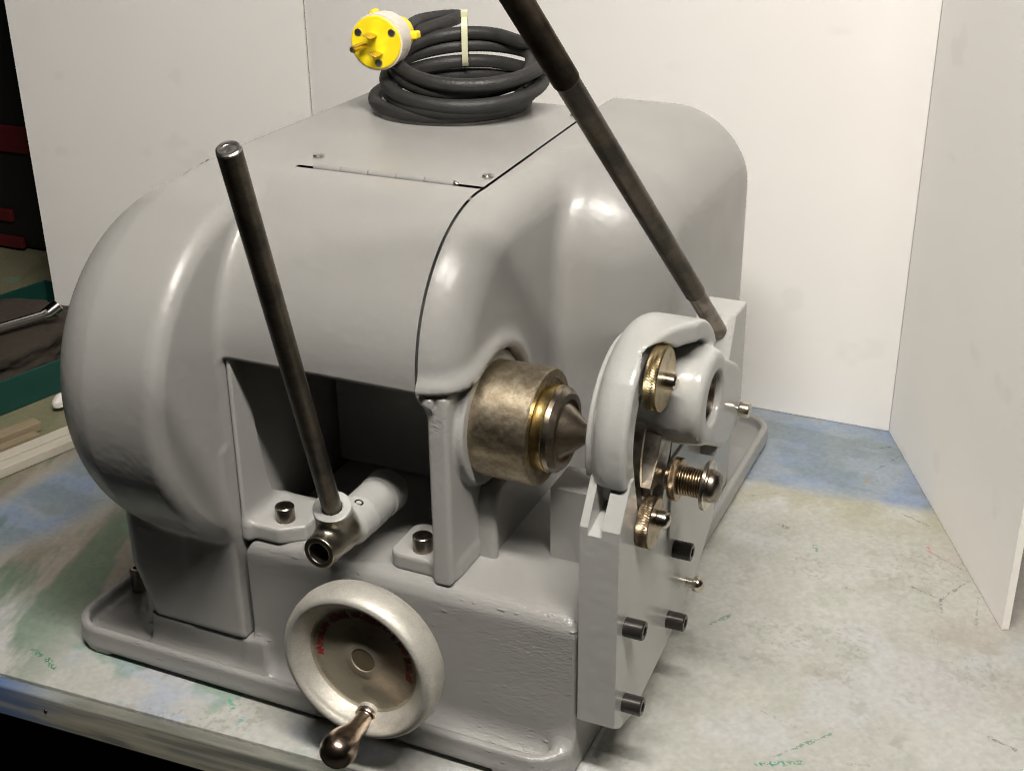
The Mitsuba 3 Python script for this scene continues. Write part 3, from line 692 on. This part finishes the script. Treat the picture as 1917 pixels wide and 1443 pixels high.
# thumb screw with spring
TS = np.array([30.0, 86.0, 171.5])
def tx(x): return (x, TS[1], TS[2])
knurl(f'{X}__thumb_screw', (34.0, TS[1], TS[2]), 12.8, 5, 'bronze_steel', 60)
hel = [(39 + 14.5 * t, TS[1] + 8.0 * math.cos(t * 2 * np.pi * 9), TS[2] + 8.0 * math.sin(t * 2 * np.pi * 9)) for t in np.linspace(0, 1, 330)]
add(f'{X}__thumb_screw__spring', tube(hel, 0.72, 8), 'bronze_steel', True)
add(f'{X}__thumb_screw__core', lathe([(0, 0), (7.2, 0), (7.2, 24), (0, 24)], tx(31), tx(80), 28), 'bronze_steel', 40)
add(f'{X}__thumb_screw__washer', lathe([(0, 0), (14.4, 0), (14.6, 0.5), (14.6, 2.2), (14.2, 2.6), (0, 2.6)], tx(53.5), tx(80), 48), 'bright_steel', 30)
add(f'{X}__thumb_screw__head', lathe([(0, 0), (9.2, 0), (9.6, 0.8), (9.4, 3.2), (7.6, 5.4), (4, 6.4), (0, 6.6)], tx(56.0), tx(80), 40), 'tarnished_steel', 40)
# side lever strip and curved steel guide in the cavity
add(f'{X}__steel_guide', clip_mesh(lathe([(40, 0), (43, 0), (43, 10), (40, 10), (40, 0)], (14.5, 98, 190), (40, 98, 190), 64), [([0, 100, 0], [0, -1, 0]), ([0, 0, 214], [0, 0, -1])]), 'dull_steel', 30)
add(f'{X}__strip', prism([(84, 214), (98, 207), (94, 184), (82, 168), (76, 172), (66, 174), (62, 170), (58, 178), (70, 190)], 'x', 16, 29.5, 0.6), 'dull_steel', 25)
add(f'{X}__side_block', rbox((12, 100, 120), (29.5, 160, 176), 1.5), 'enamel_light', 25)
add(f'{X}__side_pin', lathe([(0, 0), (2.6, 0), (2.6, 6), (4.8, 6.2), (5.2, 7), (5.2, 12), (4.4, 13), (0, 13.2)], (36, 200.5, 165.5), (60, 200.5, 165.5), 28), 'bright_steel', 40)
add(f'{X}__lever_block', prism([(188, 234), (214, 234), (216, 150), (160, 150), (172, 196)], 'x', 14, 39, 1.0), 'enamel_light', 25)
add(f'{X}__table_block', prism([(74, 156), (103, 156), (103, 108), (74, 108)], 'x', -37, 2.5, 1.0), 'enamel_light', 25)

# long lever --------------------------------------------------------------------------------------
L = f'{G}__long_lever'
def ray(u, v):
    right = np.cross(FWD, -DOWN) * 1.0
    rt = np.cross(DOWN, FWD)
    d = FWD + rt * (u - 958.5) / 2452.8 + DOWN * (v - 721.5) / 2452.8
    return d / np.linalg.norm(d)
LB = np.array([29.4, 184.5, 223.7])
LT = np.array([-12.5, -21.9, 449.8])
lu = (LT - LB) / np.linalg.norm(LT - LB)
add(f'{L}__rod', lathe([(0, 0), (5.0, 0), (5.5, 0.6), (5.5, 60), (0, 60)], LB, LT, 40), 'tarnished_steel', 30)
add(f'{L}__sleeve', lathe([(0, 0), (5.9, 0), (6.15, 0.4), (6.15, 215), (0, 215)], LB + lu * 49.5, LT, 40), 'black_rod', 30)
rg = [(0, 0), (5.9, 0), (6.7, 1.2)]
for k in range(150):
    rg += [(6.75, 1.4 + k * 0.7), (6.55, 1.75 + k * 0.7)]
rg += [(6.7, 107), (5.9, 108), (0, 108)]
add(f'{L}__grip', lathe(rg, LB + lu * 252, LT + lu * 300, 48), 'knurled_rod', 30, 'finely grooved grip with worn bright streaks')

# power cord --------------------------------------------------------------------------------------
Cc = 'power_cord'
labels[Cc] = {'label': 'coiled black power cord with a yellow plug, lying on top of the machine', 'category': 'power cord'}
from scipy.interpolate import splprep, splev
RT = np.array([0.909, 0.416]); FW = np.array([-0.416, 0.909])
def loop_pts(c, r, z, tilt, a0, a1, n, dz=0.0, sq=1.0):
    out = []
    for k in range(n):
        a = math.radians(a0 + (a1 - a0) * k / n)
        e = r * math.cos(a) * RT + r * sq * math.sin(a) * FW
        out.append((c[0] + e[0], c[1] + e[1], z + dz * k / n + tilt * r * sq * math.sin(a) + 0.02 * r * math.cos(a)))
    return out
P_ = []
P_ += [(-190, 345, 327), (-168, 335, 327)]
P_ += loop_pts((-199, 278), 54, 327.6, 0.03, 10, -350, 16, 8, 0.95)
P_ += loop_pts((-190, 276), 51, 336.5, 0.10, 10, -350, 16, 6, 1.0)
P_ += loop_pts((-187, 276), 55, 343.0, 0.16, 10, -350, 16, 8, 0.95)
P_ += loop_pts((-189, 279), 48, 352.5, 0.22, 10, -350, 16, 5, 0.98)
P_ += loop_pts((-184, 282), 53, 359.5, 0.20, 10, -262, 12, 4, 1.02)
P_ += [(-226, 346, 374), (-241, 322, 374.5), (-239, 296, 374), (-237, 284, 373.6)]
tck, _ = splprep(np.array(P_).T, s=4.0, k=3)
cab = np.array(splev(np.linspace(0, 1, 560), tck)).T
cab[:, 2] = np.maximum(cab[:, 2], 326.9)
add(f'{Cc}__cable', tube(cab, 4.7, 18), 'rubber', True)
# cable tie round the strands at the back of the coil
tc = np.array([-189, 279]) + FW * 50
path = []
for a in np.linspace(0, 2 * np.pi, 40, endpoint=False):
    ca, sa = math.cos(a), math.sin(a)
    f_ = 11.5 * np.sign(ca) * abs(ca) ** 0.6; z_ = 17.0 * np.sign(sa) * abs(sa) ** 0.75
    path.append((*(tc + FW * f_), 361 + z_))
path = np.array(path)
V = []
for q in path:
    n_ = q - np.array([*tc, 361]); n_ /= np.linalg.norm(n_)
    for o in (-1, 1):
        for hgt in (0, 1.1): V.append(q + np.array([*(RT * o * 2.2), 0]) + n_ * hgt)
V = np.array(V); m_ = len(path); F_ = []
for k in range(m_):
    a, b = 4 * k, 4 * ((k + 1) % m_)
    for i, j in ((0, 2), (2, 3), (3, 1), (1, 0)): F_ += [[a + i, b + i, b + j], [a + i, b + j, a + j]]
add(f'{Cc}__cable_tie', tri(V, F_), 'tie_plastic', 40, 'pale cable tie round the coil')
hx = np.array([*(tc - FW * 3), 379.5])
hb = rbox([-2.6, -3.2, -1.5], [2.6, 3.2, 3.4], 0.7).transform(np.array([[RT[0], FW[0], 0, hx[0]], [RT[1], FW[1], 0, hx[1]], [0, 0, 1, hx[2]]]))
add(f'{Cc}__cable_tie__head', hb, 'tie_plastic', 30)
# plug
PF = np.array([-228.5, 227.0, 374.6]); PB = np.array([-237.0, 284.0, 373.2])
pu = (PB - PF) / np.linalg.norm(PB - PF)
fr = frame(PF, PB)
px_, py_ = fr[:3, 0], fr[:3, 1]
def pp(a, b, t): return PF + px_ * a + py_ * b + pu * t
K = f'{Cc}__plug'
add(f'{K}__face', lathe([(0, 0), (16.8, 0), (17.6, 0.6), (17.6, 7), (0, 7)], PF, PB, 56), 'yellow_plastic', 30, 'yellow front with two flat blades and a round pin')
add(f'{K}__collar', lathe([(17.6, 1.6), (18.6, 1.7), (18.9, 3), (18.4, 20), (16.5, 24), (0, 24)], PF, PB, 56), 'clear_plastic', 30, 'cloudy plastic collar')
add(f'{K}__back', lathe([(0, 0), (14.5, 0), (14.5, 8), (12, 20), (8, 30), (0, 30)], PF + pu * 23.5, PB + pu * 40, 40), 'yellow_plastic', 30)
for ang_ in (55, 175, 300):
    a = math.radians(ang_)
    add(f'{K}__clamp_tab', rbox([-4.0, -2.6, 0], [4.0, 2.6, 9], 1.2).transform(np.column_stack([px_ * math.cos(a) + py_ * math.sin(a), -px_ * math.sin(a) + py_ * math.cos(a), pu, pp(17.2 * math.cos(a), 17.2 * math.sin(a), 23)])), 'yellow_plastic', 30)
for a, b, w in ((1.5, 5.5, 0), (-2.0, -6.2, 0)):
    m_ = np.column_stack([px_ * 0.94 + py_ * 0.34, py_ * 0.94 - px_ * 0.34, pu, pp(a, b, -12.5)])
    add(f'{K}__blade', rbox([-3.2, -0.45, 0], [3.2, 0.45, 14], 0.4).transform(m_), 'prong_brass', 30)
add(f'{K}__ground_pin', lathe([(0, 0), (1.6, 0.2), (2.4, 1.6), (2.4, 18), (0, 18)], pp(10.5, -2.5, -17), PB, 20), 'prong_brass', 30)
for ang_ in (28, 150, 262):
    a = math.radians(ang_)
    slot_screw(f'{K}__face_screw', pp(13.6 * math.cos(a), 13.6 * math.sin(a), 0), -pu, 2.6, 0.7)

# clutter at the left end of the bench ----------------------------------------------------------------
RD = np.array([17.0, 61.0]) / 63.3; RN = np.array([-RD[1], RD[0]])        # along the rail, and away to the left
RP = np.array([-570.0, 230.0])
def slab2(t0, t1, n0, n1, z0, z1, r, o=RP, d=RD, n=RN):
    q = rbox([t0, n0, z0], [t1, n1, z1], r).to_mesh(); v = q.vert_properties[:, :3].astype(float)
    # frame (d, n, z) is right handed
    return tri(np.column_stack([o[0] + v[:, 0] * d[0] + v[:, 1] * n[0], o[1] + v[:, 0] * d[1] + v[:, 1] * n[1], v[:, 2]]), q.tri_verts)
def item(key, mesh, mat, lb, cat, smooth=30, group=None):
    k = add(key, mesh, mat, smooth); labels[k] = {'label': lb, 'category': cat}
    if group: labels[k]['group'] = group
    return k
item('wooden_rail', slab2(-420, 70, -14, -1.2, 0.4, 9, 0.8), 'cream_wood', 'cream painted flat rail on the bench left of the machine, the nearer of two', 'rail')
item('wooden_rail', slab2(-420, 76, -0.4, 13, 0.4, 10, 0.8), 'cream_wood', 'cream painted flat rail on the bench left of the machine, the farther of two', 'rail')
item('wood_offcut', slab2(-200, -10, 24, 33, 0.4, 7, 0.6), 'raw_wood', 'thin brown wood offcut lying beside the cream rails', 'wood offcut')
item('wood_offcut', slab2(-240, 2, 40, 54, 0.4, 9, 0.8), 'raw_wood', 'wider brown wood offcut lying in front of the green tray', 'wood offcut')
GO = np.array([-658.0, 278.0]); GD = np.array([14.3, 59.0]) / 60.7; GN = np.array([-GD[1], GD[0]])
gt = 'green_tray'
labels[gt] = {'label': 'dark green metal tray at the left end of the bench behind the cream rails', 'category': 'tray'}
add(f'{gt}__front_wall', slab2(-300, 160, 0, 2.4, 0.4, 33, 0.8, GO, GD, GN), 'dark_green', 30)
add(f'{gt}__back_wall', slab2(-300, 160, 200, 202.4, 0.4, 33, 0.8, GO, GD, GN), 'dark_green', 30)
add(f'{gt}__end_wall', slab2(160.2, 162.6, 0, 202.4, 0.4, 33, 0.8, GO, GD, GN), 'dark_green', 30)
add(f'{gt}__floor', slab2(-300, 160, 2.6, 199.8, 0.4, 2.6, 0.6, GO, GD, GN), 'dark_green', 30)
def lump(c, rx, ry, rz, seed, amp):
    m = trimesh.creation.icosphere(4)
    v = np.array(m.vertices)
    v = v * (1 + amp * (meshkit.fbm(v * 1.7 + seed, 4, seed)[:, None] - 0.5) * 2)
    v = v * [rx, ry, rz]
    v[:, 2] = np.maximum(v[:, 2], -rz * 0.35)
    return tri(v + np.array(c), m.faces)
item('cloth_bag', lump((-745, 330, 22), 78, 105, 34, 3, 0.35), 'dark_cloth', 'crumpled dark brown cloth bag lying in the green tray', 'bag', True)
wr = lathe([(0, 0), (4, 0), (4.6, 1), (4.6, 90), (6.4, 94), (6.4, 104), (3, 106), (0, 106)], (-724, 262, 60), (-690, 347, 61), 24)
item('socket_bar', wr, 'chrome', 'shiny chrome socket bar lying on the dark cloth bag', 'tool')
item('socket', lathe([(2.5, 0), (6.5, 0), (6.8, 0.8), (6.8, 13), (6, 14), (2.5, 14), (2.5, 0)], (-688, 352, 61), (-684, 360, 66), 28), 'chrome', 'small bright socket at the tip of the chrome bar', 'socket')
item('white_knob', lump((-622, 286, 8), 7, 12, 8, 9, 0.12), 'white_plastic', 'small white egg shaped knob lying on the bench just left of the machine', 'knob', True)
tb = 'tool_bag'
labels[tb] = {'label': 'tall black tool bag with dark red bands, in the shadows beyond the left board', 'category': 'tool bag'}
add(f'{tb}__body', rbox((-1500, 622, 1), (-905, 860, 640), 14, 16), 'black_plastic', 30)
for (z0, z1, x1) in ((128, 160, -906), (38, 53, -985), (4, 18, -975)):
    add(f'{tb}__band', rbox((-1490, 616, z0), (x1 - 4, 623.5, z1), 1.6), 'dark_red', 30)
item('dark_cabinet', rbox((-1900, 900, -880), (-560, 1300, 1500), 6), 'black_plastic', 'black cabinet wall in the dark behind the left board', 'cabinet')

scene_ready = True
